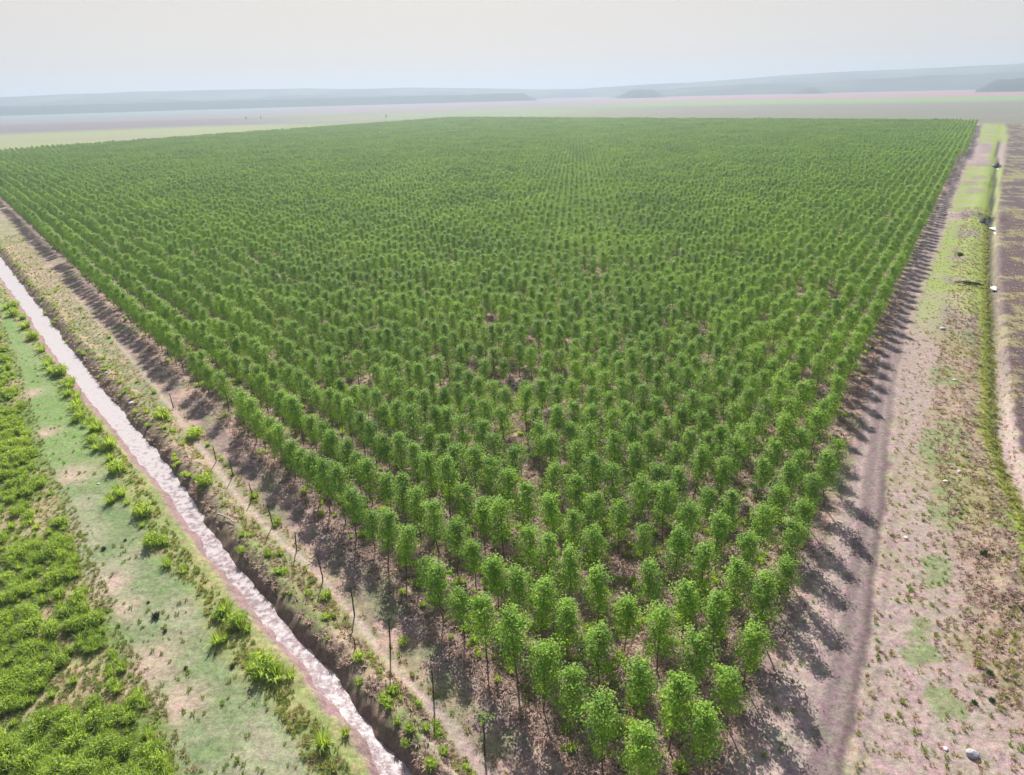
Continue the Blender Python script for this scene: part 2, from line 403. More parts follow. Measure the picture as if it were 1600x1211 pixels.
def water_mat(name, c0, c1, rough=.16, scale=1.0):
    m, N, L = mat(name)
    o = N.new('ShaderNodeOutputMaterial'); b = N.new('ShaderNodeBsdfPrincipled')
    g = N.new('ShaderNodeNewGeometry')
    t = N.new('ShaderNodeTexNoise'); t.inputs['Scale'].default_value = 1.7 * scale; t.inputs['Detail'].default_value = 8; t.inputs['Roughness'].default_value = .75
    t2 = N.new('ShaderNodeTexNoise'); t2.inputs['Scale'].default_value = 5 * scale; t2.inputs['Detail'].default_value = 5
    L.new(g.outputs['Position'], t.inputs['Vector']); L.new(g.outputs['Position'], t2.inputs['Vector'])
    r = N.new('ShaderNodeValToRGB'); r.color_ramp.elements[0].position = .45; r.color_ramp.elements[1].position = .57
    r.color_ramp.elements[0].color = (*c0, 1); r.color_ramp.elements[1].color = (*c1, 1)
    sp = N.new('ShaderNodeSeparateXYZ'); L.new(g.outputs['Position'], sp.inputs[0])
    ms = N.new('ShaderNodeMapRange'); ms.inputs[1].default_value = 45; ms.inputs[2].default_value = 85; ms.inputs[3].default_value = 0.0; ms.inputs[4].default_value = .14
    L.new(sp.outputs[1], ms.inputs[0])
    ad = N.new('ShaderNodeMath'); ad.operation = 'ADD'; L.new(t.outputs[0], ad.inputs[0]); L.new(ms.outputs[0], ad.inputs[1])   # muddy in the near riffle; far reach paler, sky reflection painted into colour
    L.new(ad.outputs[0], r.inputs[0]); L.new(r.outputs[0], b.inputs['Base Color'])
    bp = N.new('ShaderNodeBump'); bp.inputs['Strength'].default_value = .3; bp.inputs['Distance'].default_value = .05
    L.new(t2.outputs[0], bp.inputs['Height']); L.new(bp.outputs[0], b.inputs['Normal'])
    b.inputs['Roughness'].default_value = rough; b.inputs['IOR'].default_value = 1.33; b.inputs['Specular IOR Level'].default_value = .5
    L.new(b.outputs[0], o.inputs[0])
    return m
M_GROUND = ground_mat()
M_BARK = simple('bark', (.16, .12, .10), var=.35, scale=14)
M_DEAD = simple('weathered_wood', (.085, .07, .06), var=.4, scale=20, bump=.4)
M_PALEWOOD = simple('bleached_wood', (.42, .36, .33), var=.25, scale=12, bump=.4)
M_STONE = simple('grey_stone', (.42, .42, .44), var=.25, scale=9, bump=.5)
M_WSTONE = simple('pale_stone', (.68, .64, .62), var=.15, scale=9, bump=.5)
M_LEAF = leaf_mat('tree_leaves', (.115, .235, .055), (.345, .52, .075), .32, .6, .12)
M_BUSH = leaf_mat('bush_leaves', (.15, .25, .06), (.44, .55, .16), .45)
M_DKBUSH = leaf_mat('dark_weed_leaves', (.03, .06, .02), (.07, .11, .04), .25)
M_TUFT = leaf_mat('green_grass_blades', (.16, .23, .06), (.33, .40, .14), .35)
M_YTUFT = leaf_mat('yellow_green_grass_blades', (.22, .25, .09), (.42, .42, .18), .35)
M_DRY = leaf_mat('dry_grass_blades', (.30, .23, .14), (.56, .46, .32), .3)
M_LITTER = leaf_mat('dry_litter', (.26, .17, .15), (.60, .44, .38), .2)
M_WATER = water_mat('ditch_water', (.22, .15, .155), (.48, .435, .43), .3)  # mud brown to pale; the pale end carries the sky's reflection as colour
M_POOL = water_mat('pool_water', (.5, .5, .5), (.85, .85, .85), .2)  # whitish base colour paints in the sky's reflection

# ------------------------------------------------------------------ mesh helpers
def mesh_np(name, V, F, mats=(), smooth_=False, tint=None):
    """V (n,3); F list/array of equal-length faces"""
    me = bpy.data.meshes.new(name)
    V = np.asarray(V, np.float32); F = np.asarray(F, np.int32)
    k = F.shape[1]
    me.vertices.add(len(V)); me.vertices.foreach_set('co', V.ravel())
    me.loops.add(F.size); me.loops.foreach_set('vertex_index', F.ravel())
    me.polygons.add(len(F)); me.polygons.foreach_set('loop_start', np.arange(0, F.size, k, dtype=np.int32))
    if smooth_: me.polygons.foreach_set('use_smooth', np.ones(len(F), bool))
    for m in mats: me.materials.append(m)
    me.update(calc_edges=True)
    if tint is not None:
        a = me.attributes.new('tint', 'FLOAT', 'POINT'); a.data.foreach_set('value', np.asarray(tint, np.float32))
    return me
def obj(name, me, parent=None, loc=(0, 0, 0), rz=0.0, sc=1.0):
    o = bpy.data.objects.new(name, me); COL.objects.link(o)
    o.location = loc; o.rotation_euler = (0, 0, rz)
    o.scale = (sc, sc, sc) if np.isscalar(sc) else sc
    if parent: o.parent = parent
    return o
def tag(o, label=None, cat=None, group=None, kind=None):
    for k, v in (('label', label), ('category', cat), ('group', group), ('kind', kind)):
        if v: o[k] = v
    return o
class Geo:
    """collects triangles"""
    def __init__(s): s.v = []; s.f = []; s.t = []; s.n = 0
    def add(s, V, F, tint=.5):
        V = np.asarray(V, float); F = np.asarray(F)
        s.v.append(V); s.f.append(F + s.n); s.t.append(np.full(len(V), tint) if np.isscalar(tint) else tint); s.n += len(V)
    def tube(s, pts, rad, n=5, tint=.5):
        pts = np.asarray(pts, float); V = []
        for i, p in enumerate(pts):
            d = pts[min(i + 1, len(pts) - 1)] - pts[max(i - 1, 0)]; d /= np.linalg.norm(d) + 1e-9
            u = np.cross(d, (0.3, .9, .1)); u /= np.linalg.norm(u) + 1e-9; w = np.cross(d, u)
            for k in range(n):
                a = 2 * math.pi * k / n
                V.append(p + rad[i] * (math.cos(a) * u + math.sin(a) * w))
        F = []
        for i in range(len(pts) - 1):
            for k in range(n):
                a, b = i * n + k, i * n + (k + 1) % n
                F += [(a, b, b + n), (a, b + n, a + n)]
        V.append(pts[-1]); e = len(V) - 1; q = (len(pts) - 1) * n
        for k in range(n): F.append((q + k, q + (k + 1) % n, e))
        s.add(V, F, tint)
    def leaves(s, c, L, Wd, tint, rng, up=0.0, nrm=None):
        """c (m,3) centres; L length; diamonds, two triangles each, facing roughly along nrm"""
        m = len(c)
        d = rng.normal(size=(m, 3)); d[:, 2] = d[:, 2] * .7 + up; d /= np.linalg.norm(d, axis=1)[:, None]
        q = rng.normal(size=(m, 3))
        if nrm is not None:
            q = q * .55 + nrm; q /= np.linalg.norm(q, axis=1)[:, None]
            d = d - q * (d * q).sum(1)[:, None]; d /= np.linalg.norm(d, axis=1)[:, None] + 1e-9
        u = np.cross(d, q); u /= np.linalg.norm(u, axis=1)[:, None]
        L = (L * rng.uniform(.7, 1.3, m))[:, None]; Wd = (Wd * rng.uniform(.7, 1.3, m))[:, None]
        V = np.stack([c - d * L / 2, c + u * Wd / 2, c + d * L / 2, c - u * Wd / 2], 1).reshape(-1, 3)
        i = np.arange(m)[:, None] * 4
        F = np.concatenate([i + np.array([[0, 1, 2]]), i + np.array([[0, 2, 3]])])
        s.add(V, F, np.repeat(tint, 4))
    def blades(s, base, ang, lean, H, wd, tint):
        """grass blades: tapered, bent, 3 triangles each"""
        m = len(base)
        dx = np.stack([np.cos(ang), np.sin(ang), np.zeros(m)], 1); px = np.stack([-np.sin(ang), np.cos(ang), np.zeros(m)], 1)
        up = np.array([0, 0, 1.0]); H = H[:, None]; lean = lean[:, None]; wd = wd[:, None]
        a = base - px * wd; b = base + px * wd
        mid = base + up * H * .6 + dx * lean * H * .35
        c = mid - px * wd * .7; d = mid + px * wd * .7
        t = base + up * H * (1 - .25 * lean) + dx * lean * H
        V = np.stack([a, b, c, d, t], 1).reshape(-1, 3); i = np.arange(m)[:, None] * 5
        F = np.concatenate([i + np.array([[0, 1, 3]]), i + np.array([[0, 3, 2]]), i + np.array([[2, 3, 4]])])
        s.add(V, F, np.repeat(tint, 5))
    def mesh(s, name, m):
        return mesh_np(name, np.concatenate(s.v), np.concatenate(s.f), [m], False, np.concatenate(s.t))

# ------------------------------------------------------------------ terrain sheet
def build_ground():
    rs = [6.0]
    while rs[-1] < 30000:
        r = rs[-1]
        if r < 20: st = .6 if r < 16 else .25
        elif r < 300: st = max(.15, .0052 * r)
        elif r < 2000: st = .012 * r
        else: st = .035 * r
        rs.append(r + st)
    rs = np.array([.5, 3.0] + rs)
    A = np.concatenate([np.linspace(-180, -60, 26)[:-1], np.linspace(-60, -49, 24)[:-1], np.linspace(-49, 49, 560), np.linspace(49, 60, 24)[1:], np.linspace(60, 180, 26)[1:-1]])
    na, nr = len(A), len(rs)
    a = np.radians(A)
    X = np.outer(rs, np.sin(a)).ravel(); Y = np.outer(rs, np.cos(a)).ravel()
    D = zones(X, Y); D['row1'] = D_row_left(X, Y)
    Z = height(X, Y, D)
    C, zone = colour(X, Y, D)
    i = np.arange(nr - 1)[:, None] * na; j = np.arange(na)[None, :]; jn = (j + 1) % na
    F = np.stack([i + j, i + jn, i + na + jn, i + na + j], -1).reshape(-1, 4)[:, ::-1]
    V = np.stack([X, Y, Z], 1)
    zi = zone[F[:, 1]]
    # close the centre
    for nm in sorted(set(zi)):
        f = F[zi == nm]
        u, inv = np.unique(f, return_inverse=True)
        me = mesh_np(nm, V[u], inv.reshape(-1, 4), [M_GROUND], True)
        ca = me.color_attributes.new('tone', 'FLOAT_COLOR', 'POINT')
        ca.data.foreach_set('color', np.concatenate([C[u], np.ones((len(u), 1))], 1).astype(np.float32).ravel())
        tag(obj(nm, me), kind='structure')
build_ground()

def ribbon(pl, half, z, name, m, step=.5, x0=0, off=0.0):
    P = []
    for (a, b), (c, d) in zip(pl, pl[1:]):
        L = math.hypot(c - a, d - b); n = max(1, int(L / step))
        for k in range(n): P.append((a + (c - a) * k / n, b + (d - b) * k / n))
    P.append(pl[-1]); P = np.array(P)
    T = np.gradient(P, axis=0); T /= np.linalg.norm(T, axis=1)[:, None]; Nn = np.stack([T[:, 1], -T[:, 0]], 1)
    K = 5; V = []
    for k in range(K):
        o = (k / (K - 1) * 2 - 1) * half + off
        V.append(np.c_[P + Nn * o, np.full(len(P), z)])
    V = np.stack(V, 1).reshape(-1, 3)
    i = np.arange(len(P) - 1)[:, None] * K + np.arange(K - 1)[None, :]
    F = np.stack([i, i + 1, i + K + 1, i + K], -1).reshape(-1, 4)
    me = mesh_np(name, V, F, [m], True)
    return tag(obj(name, me), kind='structure')
ribbon(WATER, 3.0, WATER_Z, 'water', M_WATER)

# ------------------------------------------------------------------ hills and distant woods
def hill_mat(name, c0, c1, sc):
    m, N, L = mat(name)
    o = N.new('ShaderNodeOutputMaterial'); b = N.new('ShaderNodeBsdfDiffuse'); g = N.new('ShaderNodeNewGeometry')
    t = N.new('ShaderNodeTexNoise'); t.inputs['Scale'].default_value = sc; t.inputs['Detail'].default_value = 6
    r = N.new('ShaderNodeValToRGB'); r.color_ramp.elements[0].position = .42; r.color_ramp.elements[1].position = .58
    r.color_ramp.elements[0].color = (*c0, 1); r.color_ramp.elements[1].color = (*c1, 1)
    L.new(g.outputs['Position'], t.inputs['Vector']); L.new(t.outputs[0], r.inputs[0]); L.new(r.outputs[0], b.inputs[0]); L.new(b.outputs[0], o.inputs[0])
    return m
M_HILL = hill_mat('hill_slopes', (.025, .05, .03), (.10, .115, .06), .0022)
M_WOOD = hill_mat('distant_wood', (.02, .04, .02), (.04, .065, .03), .01)
def ridge(name, prof, r0, r1, m, jag, seed, step=.06):
    """prof: (azimuth deg, crest height) pairs; a rounded range from r0 (foot) to r1 (far foot)"""
    az = np.arange(prof[0][0], prof[-1][0], step)
    pa = np.array([p[0] for p in prof]); ph = np.array([p[1] for p in prof])
    K = 26; rr = np.linspace(r0, r1, K)
    Aa, Rr = np.meshgrid(np.radians(az), rr, indexing='ij')
    hgt = np.interp(az, pa, ph)[:, None]
    t = (Rr - r0) / (r1 - r0)
    X = Rr * np.sin(Aa); Y = Rr * np.cos(Aa)
    Zs = np.sin(np.clip(t, 0, 1) * math.pi) ** .7
    Z = hgt * Zs * (1 - jag + 2 * jag * fbm(X, Y, (r1 - r0) * .35, seed, 5)) - 1.0
    V = np.stack([X, Y, Z], -1).reshape(-1, 3)
    i = np.arange(len(az) - 1)[:, None] * K + np.arange(K - 1)[None, :]
    F = np.stack([i, i + 1, i + K + 1, i + K], -1).reshape(-1, 4)
    return obj(name, mesh_np(name, V, F, [m], True))
tag(ridge('hills', [(-60, 92), (-38, 102), (-30, 119), (-20, 124), (-14, 122), (-8, 112), (-3, 95), (3, 69), (6, 65), (10, 82), (14, 93), (20, 122), (24, 140), (30, 146), (38, 150), (60, 150)], 5600, 7400, M_HILL, .10, 71), kind='structure')
tag(ridge('hills', [(8, 0), (12, 38), (18, 62), (24, 72), (30, 80), (38, 84), (60, 84)], 4500, 5600, M_HILL, .25, 72), kind='structure')
tag(ridge('hills', [(-60, 45), (-38, 48), (-28, 66), (-22, 50), (-16, 62), (-8, 46), (0, 25), (3, 0)], 4900, 5600, M_HILL, .3, 73), kind='structure')
def wood(name, az0, az1, r0, r1, hh, seed, label):
    K = 14; az = np.arange(az0, az1, .035)
    Aa, Rr = np.meshgrid(np.radians(az), np.linspace(r0, r1, K), indexing='ij')
    edge = np.minimum(smooth(az0, az0 + 1.2, az), smooth(az1, az1 - 1.2, az))[:, None]
    X = Rr * np.sin(Aa); Y = Rr * np.cos(Aa)
    t = (Rr - r0) / (r1 - r0)
    Z = hh * (.55 + .55 * fbm(X, Y, 45, seed, 3)) * (1 - (2 * t - 1) ** 8) * (.35 + .65 * edge) + 22 * np.sin(t * math.pi) * edge - .5
    V = np.stack([X, Y, Z], -1).reshape(-1, 3)
    i = np.arange(len(az) - 1)[:, None] * K + np.arange(K - 1)[None, :]
    F = np.stack([i, i + 1, i + K + 1, i + K], -1).reshape(-1, 4)
    o = obj(name, mesh_np(name, V, F, [M_WOOD], False))
    return tag(o, label, 'woods', kind='stuff')
wood('distant_woods', -44, 2.5, 4200, 4850, 22, 81, 'dark blue band of far woods below the hills at left')
wood('distant_woods', 8.6, 12.3, 4100, 4500, 24, 82, 'short dark strip of far woods near the middle of the plain')
wood('distant_woods', 32.5, 46, 3300, 4000, 26, 83, 'dark clump of far woods below the hills at right')
wood('distant_woods', 21.2, 23.5, 4200, 4450, 18, 84, 'thin dark line of far woods at the foot of the right hills')

# ------------------------------------------------------------------ scatter through geometry nodes
def proto(name, me):
    return bpy.data.objects.new(name, me)          # a shape for the scatters, not placed by itself
def scatter(name, P, rz, sc, vi, sources, label=None, cat=None):
    """sources: list of lists of objects; one instance of joined source vi at each point"""
    me = bpy.data.meshes.new(name); n = len(P)
    me.vertices.add(n); me.vertices.foreach_set('co', np.asarray(P, np.float32).ravel())
    for nm, ty, d in (('rz', 'FLOAT', rz), ('sc', 'FLOAT', sc), ('vi', 'INT', vi)):
        a = me.attributes.new(nm, ty, 'POINT'); a.data.foreach_set('value', np.asarray(d, np.float32 if ty == 'FLOAT' else np.int32))
    o = bpy.data.objects.new(name, me); COL.objects.link(o)
    g = bpy.data.node_groups.new(name, 'GeometryNodeTree')
    g.interface.new_socket('Geometry', in_out='INPUT', socket_type='NodeSocketGeometry')
    g.interface.new_socket('Geometry', in_out='OUTPUT', socket_type='NodeSocketGeometry')
    N, L = g.nodes, g.links
    gi = N.new('NodeGroupInput'); go = N.new('NodeGroupOutput')
    ip = N.new('GeometryNodeInstanceOnPoints'); L.new(gi.outputs[0], ip.inputs['Points'])
    j = N.new('GeometryNodeJoinGeometry')
    for src in reversed(sources):
        jj = N.new('GeometryNodeJoinGeometry')
        for so in src:
            oi = N.new('GeometryNodeObjectInfo'); oi.inputs['Object'].default_value = so
            oi.transform_space = 'ORIGINAL'
            L.new(oi.outputs['Geometry'], jj.inputs[0])
        gt = N.new('GeometryNodeGeometryToInstance'); L.new(jj.outputs[0], gt.inputs[0]); L.new(gt.outputs[0], j.inputs[0])
    L.new(j.outputs[0], ip.inputs['Instance']); ip.inputs['Pick Instance'].default_value = True
    def attr(nm, ty):
        a = N.new('GeometryNodeInputNamedAttribute'); a.data_type = ty; a.inputs[0].default_value = nm; return a.outputs[0]
    L.new(attr('vi', 'INT'), ip.inputs['Instance Index'])
    cx = N.new('ShaderNodeCombineXYZ'); L.new(attr('rz', 'FLOAT'), cx.inputs[2]); L.new(cx.outputs[0], ip.inputs['Rotation'])
    cs = N.new('ShaderNodeCombineXYZ'); a = attr('sc', 'FLOAT')
    for k in range(3): L.new(a, cs.inputs[k])
    L.new(cs.outputs[0], ip.inputs['Scale'])
    L.new(ip.outputs[0], go.inputs[0])
    md = o.modifiers.new('scatter', 'NODES'); md.node_group = g
    return tag(o, label, cat, kind='stuff')

# ------------------------------------------------------------------ plantation trees
NV = 10
CROWN_WORD = []
tree_src = []
def make_tree(v):
    rng = np.random.default_rng(100 + v)
    H = [5.6, 5.2, 5.9, 4.9, 5.5, 5.8, 5.1, 6.1, 5.4, 4.6][v]
    wide = [1.0, 1.12, .86, 1.05, .95, 1.1, 1.0, .82, 1.18, .9][v]
    T = Geo(); C = Geo()
    lx, ly = rng.normal(0, .10, 2)
    n = 9; zz = np.linspace(-.1, H * .93, n); t = zz / H
    tr = np.c_[lx * t + .07 * np.sin(t * 7 + v), ly * t + .07 * np.cos(t * 6 + 2 * v) - .07, zz]
    T.tube(tr, .062 * (1 - t * .85) * (H / 5.5), 6)
    def at(z):
        return np.array([np.interp(z, zz, tr[:, k]) for k in range(3)])
    nb = 28
    cen = at(H * .52)
    def facing(p):
        q = (p - cen) / np.array([1.0, 1.0, 1.6]); q /= np.linalg.norm(q, axis=1)[:, None] + 1e-9
        q[:, 2] += .45
        return q
    for b in range(nb):
        q = (b + .5) / nb
        z0 = H * (.29 + .60 * q) + rng.normal(0, .08)
        ang = b * 2.39996 + rng.normal(0, .35)
        # crown outline: broad low-middle, rounded cone top
        R = wide * 1.25 * (np.interp(q, [0, .15, .4, .65, .88, 1], [.72, 1.0, 1.0, .90, .62, .28])) * rng.uniform(.55, 1.25)
        rise = R * (.30 + .55 * q) + .1
        a = at(min(z0, zz[-1])); e = a + np.array([math.cos(ang) * R * .86, math.sin(ang) * R * .86, rise])
        m = (a + e) / 2 + np.array([0, 0, -.08 * R])
        T.tube([a, m, e], [.022, .014, .006], 3)
        base_t = rng.uniform(.2, .7) + .15 * (q - .4)
        k = int(rng.integers(68, 88) * (.55 + .55 * np.interp(q, [0, .3, .55, 1], [.3, .55, .9, .95])))
        s = rng.uniform(.12, 1.05, k) ** .7
        pts = a + (e - a) * s[:, None] + rng.normal(0, 1, (k, 3)) * np.array([.19, .19, .15]) * (.55 + .6 * R)
        pts[:, 2] = np.minimum(pts[:, 2], H + .05)
        C.leaves(pts, .18, .10, np.clip(base_t + rng.normal(0, .16, k), 0, 1), rng, -.1, facing(pts))
    k = 110
    top = at(H * .9); pts = top + rng.normal(0, 1, (k, 3)) * np.array([.24 * wide, .24 * wide, .24]) + np.array([0, 0, .1])
    C.leaves(pts, .17, .095, np.clip(.55 + rng.normal(0, .15, k), 0, 1), rng, 0, facing(pts))
    return T.mesh('trunk', M_BARK), C.mesh('crown', M_LEAF)
for v in range(NV):
    tm, cm = make_tree(v); tree_src.append((tm, cm))
protos = [(proto('trunk_shape', a), proto('crown_shape', b)) for a, b in tree_src]

def project(p):
    q = Vector(p) - Vector((0, 0, CAM_H)); z = q.dot(fw)
    return (800 + 1066.7 * q.dot(ix) / z, 605.5 + 1066.7 * q.dot(iy) / z) if z > 1 else (-9e9, -9e9)

KK, MM = np.meshgrid(np.arange(-3, 260), np.arange(-3, 420), indexing='ij')
kk = KK.ravel(); mm = MM.ravel() - 0
X = P0[0] + kk * VB[0] + mm * VA[0]; Y = P0[1] + kk * VB[1] + mm * VA[1]
keep = (mm >= -1) & (boundary(X, Y) < 0) & (kk >= 0)
keep &= ~((mm == -1) & (kk >= 11) & (kk <= 100))
keep &= ~((mm == -1) & (kk == 0))
rr = RNG.random(len(kk))
hole = fbm(X, Y, 9, 91, 3)
keep &= (rr > .018) & ~((hole > .74) & (rr < .7))
r0_ = np.hypot(X, Y)
azm = np.degrees(np.arctan2(X, Y))
keep &= (azm > -44) & (azm < 44)
sel = np.where(keep)[0]
jit = RNG.normal(0, .12, (len(kk), 2))
PX = X + jit[:, 0]; PY = Y + jit[:, 1]
VI = RNG.integers(0, NV, len(kk)); RZ = RNG.uniform(0, 6.283, len(kk))
SC = RNG.normal(1.0, .045, len(kk)) * (0.92 + .15 * fbm(X, Y, 14, 92, 3))
SC = np.where(RNG.random(len(kk)) < .035, SC * .76, SC)
# a few weak trees at the near corner, as in the first row
SMALL = {(0, 8): .72, (0, 6): .85, (1, 7): .85}
for (k, m), s in SMALL.items():
    SC[(kk == k) & (mm == m)] = s
PZ = height(PX[sel], PY[sel])
# the individuals: nearest ones inside the frame
inf = []
for t, i in enumerate(sel):
    if r0_[i] > 110: continue
    u, w_ = project((PX[i], PY[i], 3.2))
    if -15 < u < 1615 and w_ < 1250: inf.append((math.sqrt(r0_[i] ** 2 + CAM_H ** 2), t, i))
inf.sort()
chosen = inf[:300]
ch_set = {i for _, _, i in chosen}
ORD1 = 'first second third fourth fifth sixth seventh eighth ninth tenth eleventh twelfth thirteenth fourteenth fifteenth sixteenth seventeenth eighteenth nineteenth'.split()
TENS = {2: ('twentieth', 'twenty'), 3: ('thirtieth', 'thirty'), 4: ('fortieth', 'forty'), 5: ('fiftieth', 'fifty')}
def ordw(n):
    if n < 20: return ORD1[n - 1]
    a, b = divmod(n, 10)
    return TENS[a][0] if b == 0 else TENS[a][1] + '-' + ORD1[b - 1]
byrow = {}
for _, t, i in chosen: byrow.setdefault(int(kk[i]), []).append(int(mm[i]))
LOOK = ['full rounded', 'squat rounded', 'narrow pointed', 'low spreading', 'slim oval', 'broad domed', 'round topped', 'tall slender', 'wide spreading', 'short slim']
rows_sorted = sorted(byrow)
for _, t, i in chosen:
    k, m = int(kk[i]), int(mm[i])
    pos = sorted(byrow[k]).index(m) + 1
    o = bpy.data.objects.new('plantation_tree', None); COL.objects.link(o); o.empty_display_size = .3
    o.location = (PX[i], PY[i], PZ[t]); o.rotation_euler = (random.gauss(0, .035), random.gauss(0, .035), RZ[i]); o.scale = (SC[i],) * 3
    look = 'small weak' if (k, m) in SMALL else LOOK[VI[i]]
    tag(o, f'young tree with {look} crown, {ordw(pos)} back from the road in {ordw(k + 1)} row from ditch', 'tree', 'young trees planted in rows')
    for nm, me in zip(('trunk', 'crown'), tree_src[VI[i]]):
        c = bpy.data.objects.new(nm, me); COL.objects.link(c); c.parent = o
rest = np.array([t for t, i in enumerate(sel) if i not in ch_set])
ri = sel[rest]
scatter('plantation_trees', np.c_[PX[ri], PY[ri], PZ[rest]], RZ[ri], SC[ri], VI[ri], protos,
        'dense green plantation trees in rows filling the field to the far plain', 'trees')
print('trees', len(sel), 'chosen far', chosen[-1][0])

# ------------------------------------------------------------------ tufts, litter, bushes
def tuft_mesh(name, n, R, Hh, lean, m, seed, wd=.022, tr=(.2, .8)):
    rng = np.random.default_rng(seed); g = Geo()
    a = rng.uniform(0, 6.283, n); r = R * np.sqrt(rng.random(n)) * .55
    base = np.c_[np.cos(a) * r, np.sin(a) * r, np.full(n, -.04)]
    g.blades(base, a + rng.normal(0, .5, n), np.abs(rng.normal(lean, .3, n)), Hh * rng.uniform(.55, 1.15, n), np.full(n, wd) * rng.uniform(.7, 1.4, n), np.clip(rng.uniform(tr[0], tr[1], n), 0, 1))
    return g.mesh(name, m)
def bush_mesh(name, R, Hh, n, m, seed, L=.22, lobes=7):
    rng = np.random.default_rng(seed); g = Geo()
    per = n // lobes
    for b in range(lobes):
        a = b * 2.4 + rng.normal(0, .3); q = R * .55 * math.sqrt(b / lobes)
        c = np.array([math.cos(a) * q, math.sin(a) * q, Hh * rng.uniform(.35, .6)])
        d = rng.normal(size=(per, 3)); d /= np.linalg.norm(d, axis=1)[:, None]
        p = c + d * np.array([R * .42, R * .42, Hh * .45]) * rng.uniform(.5, 1.12, per)[:, None]
        p[:, 2] = np.abs(p[:, 2])
        g.leaves(p, L, L * .45, np.clip(rng.uniform(.2, .8) + rng.normal(0, .15, per), 0, 1), rng, .5)
    n2 = 60
    a = rng.uniform(0, 6.283, n2); r = R * .6 * np.sqrt(rng.random(n2))
    g.blades(np.c_[np.cos(a) * r, np.sin(a) * r, np.zeros(n2)], a, np.abs(rng.normal(.4, .25, n2)), Hh * rng.uniform(.8, 1.25, n2), np.full(n2, .025), rng.uniform(.3, 1, n2))
    return g.mesh(name, m)
def clump_mesh(name, n, R, Hh, m, seed):
    return tuft_mesh(name, n, R, Hh, .45, m, seed, .03, (.1, 1.0))
SH = {
 'green': [proto('s', tuft_mesh('grass_tuft', 34, .26, .30, .6, M_TUFT, 200 + k)) for k in range(3)],
 'yellow': [proto('s', tuft_mesh('yellow_grass_tuft', 34, .30, .40, .5, M_YTUFT, 210 + k)) for k in range(3)],
 'dry': [proto('s', tuft_mesh('dry_tuft', 30, .28, .26, .8, M_DRY, 220 + k)) for k in range(3)],
 'litter': [proto('s', tuft_mesh('dry_litter', 22, .42, .34, 1.1, M_LITTER, 230 + k, .032, (0, 1))) for k in range(3)],
 'weed': [proto('s', bush_mesh('weed', .42, .4, 90, M_BUSH, 240 + k, .16, 4)) for k in range(3)],
 'shrub': [proto('s', bush_mesh('shrub', .95, .95, 420, M_BUSH, 250 + k)) for k in range(4)],
 'dark': [proto('s', bush_mesh('dark_weed', .35, .3, 90, M_DKBUSH, 260 + k, .13, 4)) for k in range(2)],
 'tall': [proto('s', clump_mesh('tall_grass', 110, .55, 1.05, M_BUSH, 270 + k)) for k in range(3)],
}
def rand_pts(n, rmax, rmin=18, az=(-41, 41), pw=1.0):
    """uniform on the ground out to rmin..rmax; pw<1 thins with distance"""
    u = RNG.random(n)
    r = rmin * (rmax / rmin) ** u if pw == 0 else (rmin ** (2 * pw) + u * (rmax ** (2 * pw) - rmin ** (2 * pw))) ** (1 / (2 * pw))
    a = np.radians(RNG.uniform(*az, n))
    return r * np.sin(a), r * np.cos(a)
def put(name, X, Y, m, kind, s0, s1, label, cat, sink=0.0):
    X = X[m]; Y = Y[m]; n = len(X)
    Z = height(X, Y) - sink
    sc = RNG.uniform(s0, s1, n)
    src = [[s] for s in SH[kind]]
    print(name, n)
    return scatter(name, np.c_[X, Y, Z], RNG.uniform(0, 6.283, n), sc, RNG.integers(0, len(src), n), src, label, cat)

# zone lookups for points
def Z4(X, Y):
    D = zones(X, Y); D['row1'] = D_row_left(X, Y); return D
X, Y = rand_pts(420000, 260, az=(-51, 51), pw=.55)
D = Z4(X, Y); q = RNG.random(len(X)); r = np.hypot(X, Y)
f1 = fbm(X, Y, 6, 31); f2 = fbm(X, Y, 1.6, 32)
w = D['water']; infield = (D['row1'] > -2.4) & (D['edge'] < 1.5)
verge = (w > 2.6) & (D['row1'] < -4.4) & (D['edge'] < 1) & (D['path'] > .5) & (D['path2'] > .6)
bankL = (w < -2.2) & (D['lr'] > .3)
thick = (w < -2) & (D['ll'] < .5)
lawn = (w < -2) & (D['lr'] < 0) & (D['ll'] > 0)
wall = (w > 1.2) & (w < 3.2)
right = (D['edge'] > 1.8) & (np.abs(D['road']) > 1.7)
s = D['strip']
put('dry_grass', X, Y, (verge & (q < .36)) | (bankL & (q < .16)) | (thick & (q < .20) & (f1 > .42)) | (right & (D['road'] > 1.7) & (q < np.where(s > -9, .12, .055))), 'dry', .3, .95, 'short dry straw grass on the verges beside ditch and road', 'grass')
put('green_grass', X, Y, (verge & (q > .90) & (f1 > .5)) | (bankL & (q > .72)) | (lawn & (q > .965)) | (thick & (q > .7)) | (right & (s < -3) & (q > .965) & (r < 130)), 'green', .3, 1.0, 'short green grass tufts on ditch banks and pasture edge', 'grass')
put('yellow_grass', X, Y, ((np.abs(s + .1) < .9) & (D['edge'] > 2) & (q < .5)) | ((w < -2.3) & (w > -3.8) & (q < .16)) | (verge & (w < 4.6) & (q > .88)) | (right & (s > -6.0) & (s < -1) & (q > .91) & (f1 > .5)), 'yellow', .4, 1.1, 'yellow green grass lining the drains on both sides', 'grass')
put('rough_dry_grass', X, Y, (right & (s > -6.2) & (s < -1.0) & (q > .13) & (q < .36)) | (right & (D['sand'] > 1.5) & (q < .22)) | (wall & (q < .2)), 'litter', .3, .95, 'rough brown dry grass on the drain spoil banks', 'grass')
put('leaf_litter', X, Y, (D['row1'] > -1.6) & (D['edge'] < .3) & (r < 150) & (q < np.where(D['row1'] < 4.5, .30, .40)), 'litter', .35, 1.15, 'dry brown brush and fallen litter between the tree rows', 'leaf litter')
